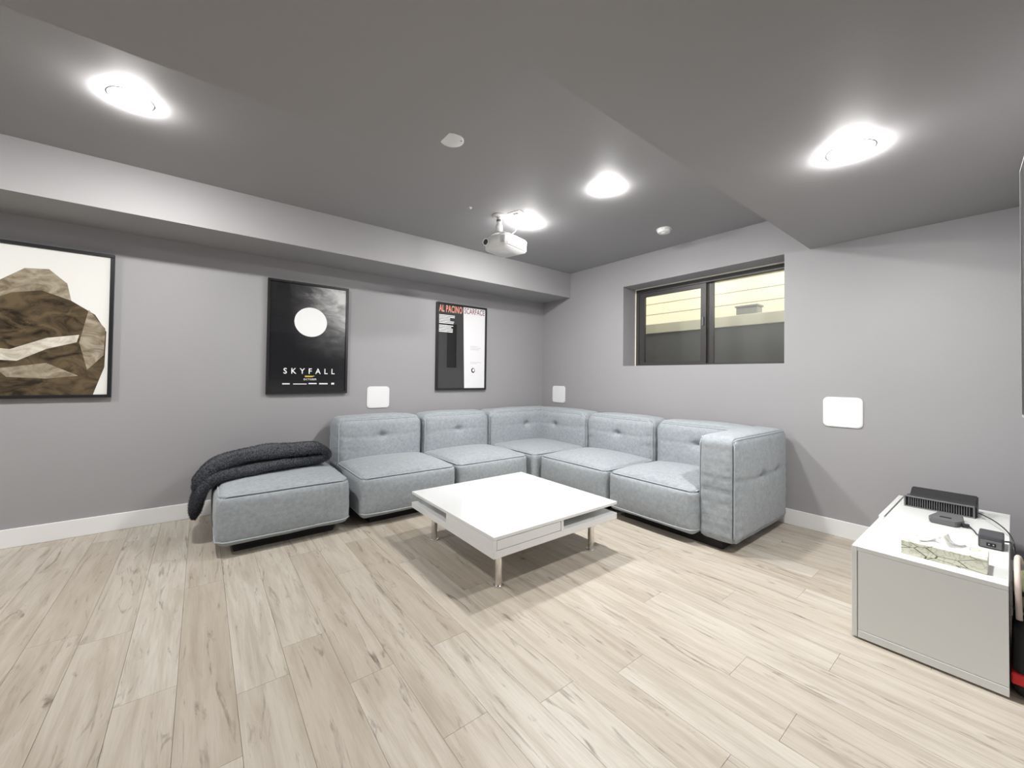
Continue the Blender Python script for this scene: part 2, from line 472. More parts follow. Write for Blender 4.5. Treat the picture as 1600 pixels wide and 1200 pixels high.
def back_block(parent, org, x0, x1, y0, y1, face, seed, z0=.06, z1=.715):
    """face: '-y' or '-x', the side one leans on"""
    ax = 'xyz'.index(face[1]); S0 = ((x1-x0)/2, (y1-y0)/2)
    zt = .55-(z0+z1)/2
    uw = S0[1-ax]
    d = [(face, 0, zt, .030, .036, .0045, uw*.9), (face, 0, zt, .012, .12, 0, .1)]
    S = Soft(x0, x1, y0, y1, z0, z1, .068, {face: .026, '+z': .018}, d, seed=seed, groove=((ax, -1),))
    q = Vector((0, 0, zt)); q[ax] = -S.h[ax]
    bp = S.p(q)
    n = Vector((0, 0, 0)); n[ax] = -1
    o = add_soft('backrest', parent, org, S, [S.loop_face(ax, -1)], None, .014)
    b = obj('button', lathe([(0, -.003), (.009, -.002), (.011, .001), (.007, .004), (0, .005)], 14, 'X' if ax == 0 else 'Y'), M['piping'], o, True)
    b.location = bp
    return o

def base_block(parent, org, x0, x1, y0, y1):
    o = box('base', M['dark'], parent, x0+.09, x1-.09, y0+.09, y1-.09, 0, .075, .004); o.matrix_parent_inverse = Matrix.Translation(-Vector(org))

GRP = None
# footstool
org = (-3.06, -.52, 0); f = thing('sofa_footstool', 'grey upholstered footstool with a dark throw lying on it', 'footstool', org)
base_block(f, org, -3.44, -2.69, -.975, -.10)
S = Soft(-3.44, -2.69, -.975, -.10, .06, .372, .05, {'+z': .03, '-y': .016, '-x': .012, '+x': .012}, seed=3)
add_soft('seat', f, org, S, [S.loop_z(S.h.z), S.loop_z(-S.h.z+.035)])
# armless units along the left wall
for i, (x0, x1, lab) in enumerate([(-2.622, -1.852, 'armless grey sofa unit beside the footstool'),
                                   (-1.836, -1.072, 'armless grey sofa unit under the black and white poster, next to corner unit')]):
    org = ((x0+x1)/2, -.5, 0); u = thing('armless_sofa_unit', lab, 'sofa unit', org, group='units of the modular sofa')
    base_block(u, org, x0, x1, -.985, -.04)
    seat_block(u, org, x0, x1, -.985, -.28, ('-y',), 11+i*5)
    back_block(u, org, x0, x1, -.33, -.035, '-y', 4+i*7)
# corner unit
org = (-.55, -.55, 0); u = thing('corner_sofa_unit', 'grey corner sofa unit with two backrests in the room corner', 'sofa unit', org, group='units of the modular sofa')
base_block(u, org, -1.06, -.04, -1.04, -.04)
S = Soft(-1.035, -.29, -1.015, -.29, .06, .360, .045, {'+z': .03}, seed=31)
add_soft('seat', u, org, S, [S.loop_z(S.h.z)])
back_block(u, org, -1.055, -.045, -.335, -.04, '-y', 17)
back_block(u, org, -.335, -.04, -1.035, -.12, '-x', 19)
# armless unit along the right wall
org = (-.5, -1.45, 0); u = thing('armless_sofa_unit', 'armless grey sofa unit under the window, between corner unit and arm unit', 'sofa unit', org, group='units of the modular sofa')
base_block(u, org, -.99, -.04, -1.84, -1.045)
seat_block(u, org, -.995, -.28, -1.832, -1.052, ('-x',), 23)
back_block(u, org, -.33, -.035, -1.832, -1.052, '-x', 29)
# end unit with arm
org = (-.5, -2.3, 0); u = thing('arm_sofa_unit', 'grey end sofa unit with a tall square arm and side seam', 'sofa unit', org, group='units of the modular sofa')
base_block(u, org, -.98, -.04, -2.77, -1.845)
seat_block(u, org, -.99, -.28, -2.545, -1.850, ('-x',), 37)
back_block(u, org, -.33, -.035, -2.60, -1.850, '-x', 41)
zt = .44-.3875
S = Soft(-.935, -.035, -2.775, -2.535, .055, .72, .05, {'-y': .016, '-x': .010, '+y': .01, '+z': .012},
         [('-y', -.05, zt, .018, .04, .008, .43), ('-y', .22, zt, .018, .04, 0, .1)], seed=43, groove=((1, -1), (1, 1)))
add_soft('arm', u, org, S, [S.loop_face(1, -1), S.loop_face(1, 1)], None, .016)

# ------------------------------------------------------------------ throw on the footstool
org = (-3.1, -.4, .4)
thr = thing('throw_blanket', 'charcoal fleece throw folded over the grey footstool', 'blanket', org)
path = smooth_path([(-3.545, -.50, .165), (-3.527, -.50, .26), (-3.49, -.49, .36), (-3.38, -.48, .413), (-3.1, -.44, .437), (-2.90, -.40, .440),
                    (-2.785, -.38, .442), (-2.745, -.37, .470), (-2.785, -.36, .497), (-2.95, -.35, .505), (-3.15, -.36, .505), (-3.33, -.37, .480),
                    (-3.45, -.38, .435), (-3.515, -.39, .36), (-3.53, -.39, .315)], 12)
N = len(path); K = 56; V = []; F_ = []
for i, p in enumerate(path):
    t_ = (path[min(i+1, N-1)]-path[max(i-1, 0)]).normalized()
    nrm = Vector((-t_.z, 0, t_.x)).normalized()
    s_ = i/(N-1); lower = s_ < .5
    hw_ = (.205 if lower else .20)-.05*max(0, (.12-s_)/.12); th = .029
    endt = min(1, min(s_, 1-s_)*28+.25)
    for k in range(K):
        a = 2*math.pi*k/K; ca, sa = math.cos(a), math.sin(a)
        yy = hw_*math.copysign(abs(ca)**.55, ca); nn = th*endt*math.copysign(abs(sa)**.75, sa)
        q = p+Vector((0, yy+.02*noise.noise(Vector((p.x*5, s_*9, 3))), 0))+nrm*nn
        if lower: pass
        q += Vector((0, 0, 1))*.012*noise.noise(Vector((q.x*6, q.y*9, s_*4)))
        d_ = .006*noise.noise(q*45)+.004*noise.noise(q*110)
        V.append(q+nrm*math.copysign(d_, sa)+Vector((0, math.copysign(d_, ca)*.7, 0)))
for i in range(N-1):
    for k in range(K): F_.append((i*K+k, (i+1)*K+k, (i+1)*K+(k+1) % K, i*K+(k+1) % K))
F_.append(tuple(range(K))); F_.append(tuple((N-1)*K+k for k in range(K))[::-1])
me = bpy.data.meshes.new('folded_fleece'); me.from_pydata(V, [], F_); me.validate(); me.shade_smooth()
bm = bmesh.new(); bm.from_mesh(me); bmesh.ops.recalc_face_normals(bm, faces=bm.faces[:]); bm.to_mesh(me); bm.free()
o = obj('folded_fleece', me, M['fleece'], thr); o.matrix_parent_inverse = Matrix.Translation(-Vector(org))
random.seed(8); me.calc_loop_triangles(); PV = []; PF = []
polys = [p for p in me.polygons if len(p.vertices) == 4]
for i in range(42000):
    p = random.choice(polys); vs_ = [me.vertices[j].co for j in p.vertices]
    a, b = random.random(), random.random()
    c = vs_[0].lerp(vs_[1], a).lerp(vs_[3].lerp(vs_[2], a), b)
    n = p.normal; t1 = n.orthogonal().normalized(); ang = random.uniform(0, 6.28); t2 = t1*math.cos(ang)+n.cross(t1)*math.sin(ang)
    L = random.uniform(.007, .017); tip = c+n*L*.8+t2*random.uniform(-.6, .6)*L; side = n.cross(t2)*.0016
    j = len(PV); PV += [c-side-n*.001, c+side-n*.001, tip]; PF.append((j, j+1, j+2))
me = bpy.data.meshes.new('pile'); me.from_pydata(PV, [], PF)
q = obj('pile', me, M['fleece'], o); tag(q, kind='stuff')

# ================================================================== COFFEE TABLE
tx, ty, trz = -1.9247, -1.8075, -.0033
T = thing('coffee_table', 'square white low coffee table with drawer and chrome legs', 'table', (tx, ty, 0), trz)
h = .475
box('table_top', M['lacquer'], T, -h, h, -h, h, .294, .311, .0015, 1)
box('shelf_board', M['lacquer'], T, -h, h, -h, h, .205, .241, .0015, 1)
for sg in (1, -1):   # two closed quarters (one with its drawer towards -y), two open quarters
    lst = [(-h, -.457, -h, 0), (-.018, 0, -h, 0), (-.457, -.018, -.018, 0)]
    bm = bmesh.new()
    for (a, b, c, d) in lst:
        A, B, C_, D = (a, b, c, d) if sg > 0 else (-b, -a, -d, -c)
        bx(bm, A, B, C_, D, .241, .294)
    obj('drawer_housing', bm, M['lacquer'], T)
    A, B = (-.454, -.021) if sg > 0 else (.021, .454)
    C_, D = (-h+.001, -h+.019) if sg > 0 else (h-.019, h-.001)
    dr = box('drawer', M['lacquer'], T, A, B, C_, D, .2435, .2915, .001, 1)
box('inner_panel', M['glasspanel'], T, .001, .020, -h+.06, -.02, .241, .294)
box('inner_panel', M['glasspanel'], T, -h+.06, -.02, .001, .020, .241, .294)
for sx in (-1, 1):
    for sy in (-1, 1):
        bm = lathe([(.027, 0), (.028, .003), (.027, .008), (.0195, .0095), (.0195, .205)], 24)
        L = obj('leg', bm, M['chrome'], T, False); L.location = (sx*.362, sy*.362, 0)

# ================================================================== WHITE BENCH
kx, ky0, ky1, kz, kl = -1.3254, -3.4014, -3.8194, .387, 1.19
org = (kx+kl/2, (ky0+ky1)/2, 0)
B = thing('media_bench', 'low white media bench standing end-on to the grey wall', 'bench', org)
bi = Matrix.Translation(-Vector(org))
def bp(name, mat, *a, bev=.0012):
    o = box(name, mat, B, *a, bev, 1); o.matrix_parent_inverse = bi; return o
fy = ky0-.018
bp('top_panel', M['melamine'], kx, kx+kl, ky1, fy-.0, kz-.018, kz)
bp('end_panel', M['melamine'], kx, kx+.018, ky1, fy-.002, .040, kz-.0185)
bp('end_rail', M['melamine'], kx-.001, kx+.017, ky1, fy-.002, .008, .0385)
bp('end_panel', M['melamine'], kx+kl-.018, kx+kl, ky1, fy-.002, .008, kz-.0185)
bp('bottom_panel', M['melamine'], kx+.018, kx+kl-.018, ky1, fy-.002, .008, .026)
bp('back_panel', M['melamine'], kx+.018, kx+kl-.018, ky1, ky1+.008, .026, kz-.0185)
bp('divider', M['melamine'], kx+kl/2-.009, kx+kl/2+.009, ky1+.008, fy-.003, .026, kz-.0185)
bp('door', M['melamine'], kx, kx+kl/2-.0015, fy+.0005, ky0, .008, kz)
bp('door', M['melamine'], kx+kl/2+.0015, kx+kl, fy+.006, ky0+.008, .008, kz+.001)
for fx_ in (kx+.03, kx+kl-.03):
    for fy_ in (ky0-.05, ky1+.05):
        o = obj('foot', lathe([(.012, 0), (.012, .008)], 12), M['dark'], B); o.location = Vector((fx_, fy_, 0))-Vector(org)

# slatted black device at the far end
org = (-.34, -3.578, kz)
D = thing('black_vent_box', 'black electronic box with slatted front on the white bench', 'electronics', org)
di = Matrix.Translation(-Vector(org))
def part(name, mat, par, inv, *a, bev=.0, seg=2):
    o = box(name, mat, par, *a, bev, seg); o.matrix_parent_inverse = inv; return o
part('front_housing', M['charcoal'], D, di, -.372, -.30, -3.705, -3.450, kz, kz+.056, bev=.006)
me = None
bm = bmesh.new()
for (a, b, c, d) in ((-3.708, -3.447, .054, .060), (-3.708, -3.447, 0, .005), (-3.708, -3.701, .005, .054), (-3.454, -3.447, .005, .054)):
    bx(bm, -.392, -.371, a, b, kz+c, kz+d, .0015, 1)
o = obj('front_rim', bm, M['rim'], D); o.matrix_parent_inverse = di
part('grille_recess', M['dark'], D, di, -.380, -.371, -3.700, -3.455, kz+.006, kz+.053)
sl = None
for i in range(26):
    if sl is None:
        b_ = bmesh.new(); bx(b_, -.003, .003, -.0014, .0014, -.024, .024); sl = bpy.data.meshes.new('slat'); b_.to_mesh(sl); b_.free(); sl.materials.append(M['grey'])
    o = obj('slat', sl, None, D); o.location = Vector((-.385, -3.689+i*.0089, kz+.0295))-Vector(org)
bm = bmesh.new()
prof = [(-.372, 0), (-.24, 0), (-.225, .02), (-.245, .088), (-.262, .094), (-.335, .064), (-.372, .056)]
A_ = [bm.verts.new((x, -3.715, kz+z)) for x, z in prof]; B_ = [bm.verts.new((x, -3.465, kz+z)) for x, z in prof]
bm.faces.new(A_); bm.faces.new(B_[::-1])
for i in range(len(prof)): bm.faces.new((A_[i], B_[i], B_[(i+1) % len(prof)], A_[(i+1) % len(prof)]))
bmesh.ops.recalc_face_normals(bm, faces=bm.faces[:])
bmesh.ops.bevel(bm, geom=bm.edges[:], offset=.005, segments=2, affect='EDGES')
o = obj('rear_housing', bm, M['black'], D); o.matrix_parent_inverse = di
# flat grey wedge
org = (-.55, -3.62, kz)
W_ = thing('grey_media_puck', 'flat dark grey media box in front of the slatted device', 'electronics', org)
bm = prism([(-.655, -3.572), (-.660, -3.660), (-.60, -3.682), (-.475, -3.672), (-.475, -3.585), (-.60, -3.562)], kz, kz+.024)
bmesh.ops.bevel(bm, geom=bm.edges[:], offset=.004, segments=2, affect='EDGES')
o = obj('case', bm, M['grey'], W_); o.matrix_parent_inverse = Matrix.Translation(-Vector(org))
o = box('plug', M['black'], W_, -.63, -.61, -3.700, -3.676, kz+.004, kz+.018, .002); o.matrix_parent_inverse = Matrix.Translation(-Vector(org))
o = box('slot', M['dark'], W_, -.60, -.575, -3.640, -3.600, kz+.0238, kz+.0246); o.matrix_parent_inverse = Matrix.Translation(-Vector(org))
# adapter block
org = (-.845, -3.77, kz)
Q = thing('power_adapter', 'small charcoal adapter block with a two pin socket on the bench', 'adapter', org); qi = Matrix.Translation(-Vector(org))
part('case', M['charcoal'], Q, qi, -.900, -.780, -3.806, -3.736, kz, kz+.052, bev=.005)
o = part('socket_plate', M['grey'], Q, qi, -.9035, -.899, -3.801, -3.742, kz+.004, kz+.034, bev=.002)
part('socket', M['dark'], Q, qi, -.9045, -.903, -3.785, -3.759, kz+.012, kz+.026, bev=.0004, seg=1)
for yy in (-3.778, -3.766): part('pin', M['silver'], Q, qi, -.906, -.9044, yy-.002, yy+.002, kz+.017, kz+.021)
# tissue box
org = (-1.20, -3.66, kz)
Tb = thing('tissue_box', 'leaf-patterned tissue box with a white tissue sticking out', 'tissue box', org); ti = Matrix.Translation(-Vector(org))
part('carton', M['leafcard'], Tb, ti, -1.264, -1.140, -3.772, -3.545, kz, kz+.055, bev=.0015, seg=1)
o = obj('opening', prism([(-1.202+.030*math.cos(a), -3.658+.075*math.sin(a)) for a in [i*math.pi/12 for i in range(24)]], kz+.0545, kz+.0556), M['paper'], Tb); o.matrix_parent_inverse = ti
V = []; F_ = []; nu, nv = 40, 12
for j in range(nv):
    s_ = j/(nv-1)
    for i in range(nu):
        a = i/(nu-1)
        y = -3.728+a*.135; ridge = (.052*math.exp(-((a-.50)/.17)**2)+.012*math.exp(-((a-.12)/.1)**2)+.006)*s_
        x = -1.202+.020*(s_*.9)*math.sin(a*11)+.018*(1-s_)*math.sin(a*9+1)-.022*s_*(a-.4)+.012*noise.noise(Vector((a*9, s_*3, 1)))
        V.append((x, y+.012*s_*noise.noise(Vector((a*5, s_*4, 7))), kz+.0555+ridge))
for j in range(nv-1):
    for i in range(nu-1): F_.append((j*nu+i, j*nu+i+1, (j+1)*nu+i+1, (j+1)*nu+i))
me = bpy.data.meshes.new('tissue'); me.from_pydata(V, [], F_); me.shade_smooth()
o = obj('tissue', me, M['paper'], Tb); o.matrix_parent_inverse = ti; md = o.modifiers.new('t', 'SOLIDIFY'); md.thickness = .0006
# cables
def cable(name, pts, r, mat, label):
    return tag(obj(name, tube(bmesh.new(), smooth_path(pts, 8), r, 8), M[mat], None, True), label, 'cable')
cable('power_cable', [(-.33, -3.718, kz+.02), (-.38, -3.735, kz+.024), (-.50, -3.775, kz+.030), (-.62, -3.812, kz+.022), (-.68, -3.830, kz-.005), (-.70, -3.835, kz-.06), (-.71, -3.837, .252)], .0026, 'black', 'thin black cable running from slatted device over bench edge')
cable('power_cable', [(-.62, -3.70, kz+.010), (-.66, -3.715, kz+.005), (-.72, -3.728, kz+.004), (-.775, -3.75, kz+.02)], .0024, 'black', 'short black cable joining grey media box and adapter block')
cable('power_cable', [(-.83, -3.8085, kz+.026), (-.85, -3.824, kz+.03), (-.88, -3.8325, kz+.0), (-.90, -3.834, kz-.06), (-.91, -3.836, .25)], .003, 'black', 'black cable dropping from the adapter block behind bench')
cable('pale_hose', [(-1.0, -3.850, .385), (-1.05, -3.842, .42), (-1.13, -3.8385, .428), (-1.21, -3.8385, .40), (-1.246, -3.84, .34), (-1.252, -3.842, .256)], .008, 'rubber', 'pale pinkish hose looping behind the white bench')

# bag pile beside the bench, a sliver at the frame edge
org = (-1.05, -3.89, 0)
G = thing('black_bag', 'black fabric bag with a red band on the floor behind bench', 'bag', org); gi = Matrix.Translation(-Vector(org))
S = Soft(-1.29, -.75, -3.950, -3.8275, 0, .24, .03, {'+z': .01}, seed=51, groove=(), wr=.002)
me = S.mesh('body', .04); o = obj('body', me, M['blackcloth'], G); o.matrix_parent_inverse = gi
bm = bmesh.new(); bx(bm, -1.2945, -.745, -3.9545, -3.8235, .045, .085, .004, 1); o = obj('band', bm, M['red'], G); o.matrix_parent_inverse = gi
org = (-1.05, -3.89, .25)
G2 = thing('olive_pouch', 'olive green pouch with black straps lying on the black bag', 'pouch', org); gi = Matrix.Translation(-Vector(org))
S = Soft(-1.22, -.98, -3.93, -3.832, .252, .36, .03, {'+z': .01}, seed=57, groove=(), wr=.003)
o = obj('body', S.mesh('body', .03), M['olive'], G2); o.matrix_parent_inverse = gi
for zz in (.275, .33):
    o = box('strap', M['blackcloth'], G2, -1.226, -.974, -3.935, -3.8275, zz, zz+.014, .003); o.matrix_parent_inverse = gi

# ================================================================== WALL SCREEN at the right frame edge
Sn = thing('wall_screen', 'flat dark wall-mounted screen with thin pale edge', 'screen', (-1.350, -3.850, 1.39), math.radians(3.1))
box('panel', M['blacksatin'], Sn, -1.440, -.002, -.040, -.003, -.414, .416, .003)
boxes('rim', M['silver'], Sn, [(-1.442, 0, -.0045, 0, -.416, -.410), (-1.442, 0, -.0045, 0, .412, .418),
      (-1.442, -1.436, -.0045, 0, -.410, .412), (-.006, 0, -.0045, 0, -.410, .412)])
box('bracket', M['black'], Sn, -.9, -.5, -.066, -.040, -.2, .2)

# ================================================================== WALL SPEAKERS
def rrect(w_, h_, r, n=8):
    pts = []
    for cx_, cy_, a0 in ((w_/2-r, h_/2-r, 0), (-w_/2+r, h_/2-r, 90), (-w_/2+r, -h_/2+r, 180), (w_/2-r, -h_/2+r, 270)):
        for k in range(n+1):
            a = math.radians(a0+90*k/n); pts.append((cx_+r*math.cos(a), cy_+r*math.sin(a)))
    return pts
def wall_speaker(loc, wall, label):
    t_ = thing('wall_speaker', label, 'speaker', loc)
    for nm, w_, d0, d1, mt in (('frame', .218, 0, .007, 'plastic'), ('grille', .208, .007, .010, 'grille')):
        bm = prism(rrect(w_, w_*.96, .032), d0, d1)
        for v_ in bm.verts:
            x, y, z = v_.co
            v_.co = (x, -z, y) if wall == 'left' else (-z, x, y)
        bmesh.ops.recalc_face_normals(bm, faces=bm.faces[:])
        obj(nm, bm, M[mt], t_)
wall_speaker((-2.166, 0, .874), 'left', 'square white in-wall speaker between two posters above the sofa')
wall_speaker((0, -.310, .876), 'right', 'square white in-wall speaker beside the room corner')
wall_speaker((0, -3.094, .868), 'right', 'square white in-wall speaker between sofa arm and media bench')

# ================================================================== FRAMED POSTERS
def text(body, x0, x1, z0, z1, y, mat, parent, inv, space=1.0, bold=0.0, name='lettering'):
    cu = bpy.data.curves.new('t', 'FONT'); cu.body = body; cu.space_character = space; cu.offset = bold; cu.resolution_u = 3
    to = bpy.data.objects.new('t', cu); COL.objects.link(to)
    bpy.context.view_layer.update()
    me = bpy.data.meshes.new_from_object(to.evaluated_get(bpy.context.evaluated_depsgraph_get()))
    bpy.data.objects.remove(to); bpy.data.curves.remove(cu)
    xs = [v_.co.x for v_ in me.vertices]; ys = [v_.co.y for v_ in me.vertices]
    ax, bx_, ay, by = min(xs), max(xs), min(ys), max(ys)
    for v_ in me.vertices:
        v_.co = (x0+(v_.co.x-ax)/(bx_-ax)*(x1-x0), y, z0+(v_.co.y-ay)/(by-ay)*(z1-z0))
    me.materials.clear()
    bm = bmesh.new(); bm.from_mesh(me); bmesh.ops.remove_doubles(bm, verts=bm.verts[:], dist=1e-7)
    left = set(bm.faces)
    while left:                                    # every letter is a piece of its own
        st = [left.pop()]; isl = list(st)
        while st:
            for e in st.pop().edges:
                for g in e.link_faces:
                    if g in left: left.discard(g); st.append(g); isl.append(g)
        vi = {}; vl = []
        for g in isl:
            for v_ in g.verts:
                if v_ not in vi: vi[v_] = len(vl); vl.append(tuple(v_.co))
        lm = bpy.data.meshes.new('letter'); lm.from_pydata(vl, [], [[vi[v_] for v_ in g.verts] for g in isl])
        o = obj('letter', lm, M[mat], parent); o.matrix_parent_inverse = inv
    bm.free()

def frame(label, x0, x1, z0, z1, art):
    org = ((x0+x1)/2, 0, z0); t_ = thing('framed_poster', label, 'poster', org, group='framed posters on the left wall'); inv = Matrix.Translation(-Vector(org))
    bm = bmesh.new(); w_ = .02
    for b in ((x0, x1, z0, z0+w_), (x0, x1, z1-w_, z1), (x0, x0+w_, z0+w_, z1-w_), (x1-w_, x1, z0+w_, z1-w_)):
        bx(bm, b[0], b[1], -.032, 0, b[2], b[3], .002, 1)
    o = obj('frame', bm, M['blacksatin'], t_); o.matrix_parent_inverse = inv
    o = box('print', art, t_, x0+w_, x1-w_, -.018, -.004, z0+w_, z1-w_); o.matrix_parent_inverse = inv
    return t_, inv

def flat(name, pts, y, mat, parent, inv):
    bm = bmesh.new(); f_ = bm.faces.new([bm.verts.new((x, y, z)) for x, z in pts])
    bmesh.ops.triangulate(bm, faces=[f_]); bmesh.ops.recalc_face_normals(bm, faces=bm.faces[:])
    o = obj(name, bm, mat, parent); o.matrix_parent_inverse = inv; return o
def ell(cx_, cz_, rx, rz, n=40, a0=0, a1=360): return [(cx_+rx*math.cos(math.radians(a0+(a1-a0)*i/n)), cz_+rz*math.sin(math.radians(a0+(a1-a0)*i/n))) for i in range(n)]

# sepia picture: pale sky over dark brown hill shapes
m = material('pale_print_paper', srgb(226, 226, 222), .25, coat=.4); M['palepaper'] = m
def sepia(name, c0, c1, sc):
    m = material(name, c0, .28, coat=.4); t = NT(m); v = t.coords((1, 1, 1.6))
    t.color(t.ramp(t.noise(v, sc, 5, .6, 1.5), [(.35, c0), (.62, c1)])); return m
M['sep1'] = sepia('sepia_dark', srgb(38, 30, 20), srgb(98, 84, 62), 7)
M['sep2'] = sepia('sepia_mid', srgb(110, 98, 78), srgb(165, 155, 136), 8)
M['sep3'] = sepia('sepia_light', srgb(176, 168, 150), srgb(214, 208, 196), 9)
t_, inv = frame('large framed sepia print with brown shapes on pale ground, cut by the frame edge', -4.655, -4.003, .915, 1.887, M['palepaper'])
X0, X1_, Z0, Z1 = -4.635, -4.023, .935, 1.867
flat('printed_shape', [(X0, Z0), (-4.09, Z0), (-4.04, 1.12), (-4.035, 1.36), (-4.09, 1.47), (-4.2, 1.55), (-4.33, 1.60), (-4.45, 1.57), (-4.56, 1.50), (X0, 1.44)], -.0186, M['sep1'], t_, inv)
flat('printed_shape', [(X0, 1.44), (-4.56, 1.50), (-4.45, 1.57), (-4.33, 1.60), (-4.2, 1.55), (-4.22, 1.66), (-4.30, 1.74), (-4.40, 1.73), (-4.52, 1.62), (X0, 1.56)], -.0186, M['sep2'], t_, inv)
flat('printed_shape', [(X0, 1.24), (-4.45, 1.22), (-4.30, 1.30), (-4.16, 1.33), (-4.17, 1.28), (-4.30, 1.23), (-4.42, 1.15), (X0, 1.16)], -.0190, M['sep3'], t_, inv)
flat('printed_shape', [(-4.12, 1.50), (-4.04, 1.38), (-4.045, 1.20), (-4.12, 1.10), (-4.16, 1.28)], -.0188, M['sep2'], t_, inv)
flat('printed_shape', [(-4.50, 1.10), (-4.30, 1.14), (-4.16, 1.06), (-4.30, 1.04), (-4.46, 1.05)], -.0188, M['sep2'], t_, inv)

# black print with a pale glow, title lettering
m = material('dark_glow_print', (.02, .02, .02), .18, coat=.5); t = NT(m); v = t.coords(loc=(0, 0, 0))
sx_ = t.n('ShaderNodeSeparateXYZ'); t.l(v, sx_.inputs[0])
n1 = t.noise(t.coords((1, 1, 2.2)), 3.2, 5, .6, 2.0)
mr = t.n('ShaderNodeMapRange'); mr.inputs['From Min'].default_value = 1.18; mr.inputs['From Max'].default_value = 1.82; t.l(sx_.outputs['Z'], mr.inputs['Value'])
mr2 = t.n('ShaderNodeMapRange'); mr2.inputs['From Min'].default_value = -2.98; mr2.inputs['From Max'].default_value = -2.52; t.l(sx_.outputs['X'], mr2.inputs['Value'])
mm = t.n('ShaderNodeMath', operation='MULTIPLY'); t.l(mr.outputs[0], mm.inputs[0]); t.l(mr2.outputs[0], mm.inputs[1])
mm2 = t.n('ShaderNodeMath', operation='MULTIPLY'); t.l(mm.outputs[0], mm2.inputs[0]); t.l(n1, mm2.inputs[1])
t.color(t.ramp(mm2.outputs[0], [(.02, (.012, .012, .014)), (.16, (.06, .06, .062)), (.32, (.30, .30, .30)), (.5, (.62, .62, .62))]))
t_, inv = frame('framed black and grey print with wide-spaced white title lettering', -3.105, -2.464, .920, 1.884, m)
flat('printed_shape', ell(-2.775, 1.545, .130, .128), -.0186, M['whiteprint'], t_, inv)
text('SKYFALL', -2.979, -2.573, 1.091, 1.140, -.0188, 'whiteprint', t_, inv, 1.9, .012)
text('OCTOBER', -2.825, -2.722, 1.036, 1.052, -.0188, 'whiteprint', t_, inv, 1.2, .01)
for (a, b, zz, hh) in ((-2.986, -2.930, 1.000, .010), (-2.905, -2.800, 1.000, .007), (-2.785, -2.72, 1.002, .010), (-2.70, -2.63, 1.000, .011), (-2.60, -2.575, .998, .016)):
    flat('small_print', [(a, zz), (b, zz), (b, zz+hh), (a, zz+hh)], -.0188, M['whiteprint'], t_, inv)
flat('printed_mark', [(-2.815, 1.064), (-2.76, 1.064), (-2.735, 1.075), (-2.815, 1.075)], -.0188, M['yellowprint'], t_, inv)

# half dark, half white print
M['darkprint'] = material('dark_grey_print', (.045, .045, .047), .22, coat=.4)
M['blackprint'] = material('black_print', (.012, .012, .012), .22, coat=.4)
m = material('white_print_paper', srgb(228, 228, 230), .22, coat=.4)
t_, inv = frame('small framed print split into dark half and white half with orange lettering', -1.558, -.914, .935, 1.884, m)
flat('printed_shape', [(-1.538, .955), (-1.205, .955), (-1.228, 1.864), (-1.538, 1.864)], -.0186, M['darkprint'], t_, inv)
flat('printed_shape', [(-1.43, 1.18), (-1.31, 1.18), (-1.31, 1.66), (-1.43, 1.66)], -.0188, M['blackprint'], t_, inv)
text('AL PACINO', -1.530, -1.244, 1.784, 1.860, -.0188, 'whiteprint', t_, inv, 1.12, .018)
text('AL PACINO', -1.5275, -1.2465, 1.7865, 1.8575, -.0194, 'orange', t_, inv, 1.12, .0)
text('SCARFACE', -1.214, -.944, 1.792, 1.854, -.0190, 'maroon', t_, inv, 1.05, .008)
random.seed(2)
for blk, n in ((1.752, 6), (1.640, 5)):
    for i in range(n):
        z_ = blk-i*.0165; L = random.uniform(.13, .195)
        flat('small_print', [(-1.530, z_), (-1.530+L, z_), (-1.530+L, z_-.009), (-1.530, z_-.009)], -.0196, M['whiteprint'], t_, inv)
for z_, L in ((1.43, .10), (1.412, .14), (1.394, .12), (1.25, .15), (1.236, .09)):
    flat('small_print', [(-1.13, z_), (-1.13+L, z_), (-1.13+L, z_-.005), (-1.13, z_-.005)], -.0187, M['greyprint'], t_, inv)
flat('printed_mark', ell(-1.090, 1.155, .024, .028, 24), -.0187, M['blackprint'], t_, inv)
flat('printed_mark', ell(-1.086, 1.158, .014, .017, 24), -.0189, M['whiteprint'], t_, inv)

# ================================================================== PROJECTOR
org = (-1.66, -1.36, 2.07); rz = math.radians(14)
Pj = thing('ceiling_projector', 'white projector hanging from a ceiling pole mount', 'projector', org, rz)
def pjl(x, y):   # world xy -> projector local
    d_ = Vector((x-org[0], y-org[1], 0)); d_.rotate(Matrix.Rotation(-rz, 3, 'Z')); return d_
bm = prism([(-.130, -.118), (-.105, -.125), (.115, -.125), (.130, -.11), (.130, .11), (.115, .125), (-.100, .125), (-.142, .06), (-.146, 0), (-.142, -.06)], 0, .098)
bmesh.ops.bevel(bm, geom=bm.edges[:], offset=.010, segments=3, affect='EDGES')
body = obj('body', bm, M['plastic'], Pj, True)
obj('lens', lathe([(0, -.152), (.010, -.1535), (.022, -.156), (.026, -.160), (.030, -.158), (.030, -.13)], 28, 'X', (0, .070, .050)), M['plastic'], Pj, True)
obj('lens_glass', lathe([(0, -.1610), (.012, -.1605), (.021, -.158), (.022, -.150)], 24, 'X', (0, .070, .050)), M['black'], Pj, True)
obj('sensor', lathe([(0, -.143), (.006, -.142), (.006, -.12)], 12, 'X', (0, .112, .045)), M['black'], Pj, True)
bm = bmesh.new()
for i in range(6): bx(bm, -.1405, -.12, -.100+i*.0115, -.097+i*.0115, .025, .078)
obj('vent', bm, M['grey'], Pj)
bm = bmesh.new()
for i in range(7): bx(bm, -.05+i*.016, -.042+i*.016, -.1262, -.11, .03, .07)
obj('vent', bm, M['plastic'], Pj)
mo = pjl(-1.704, -1.332)
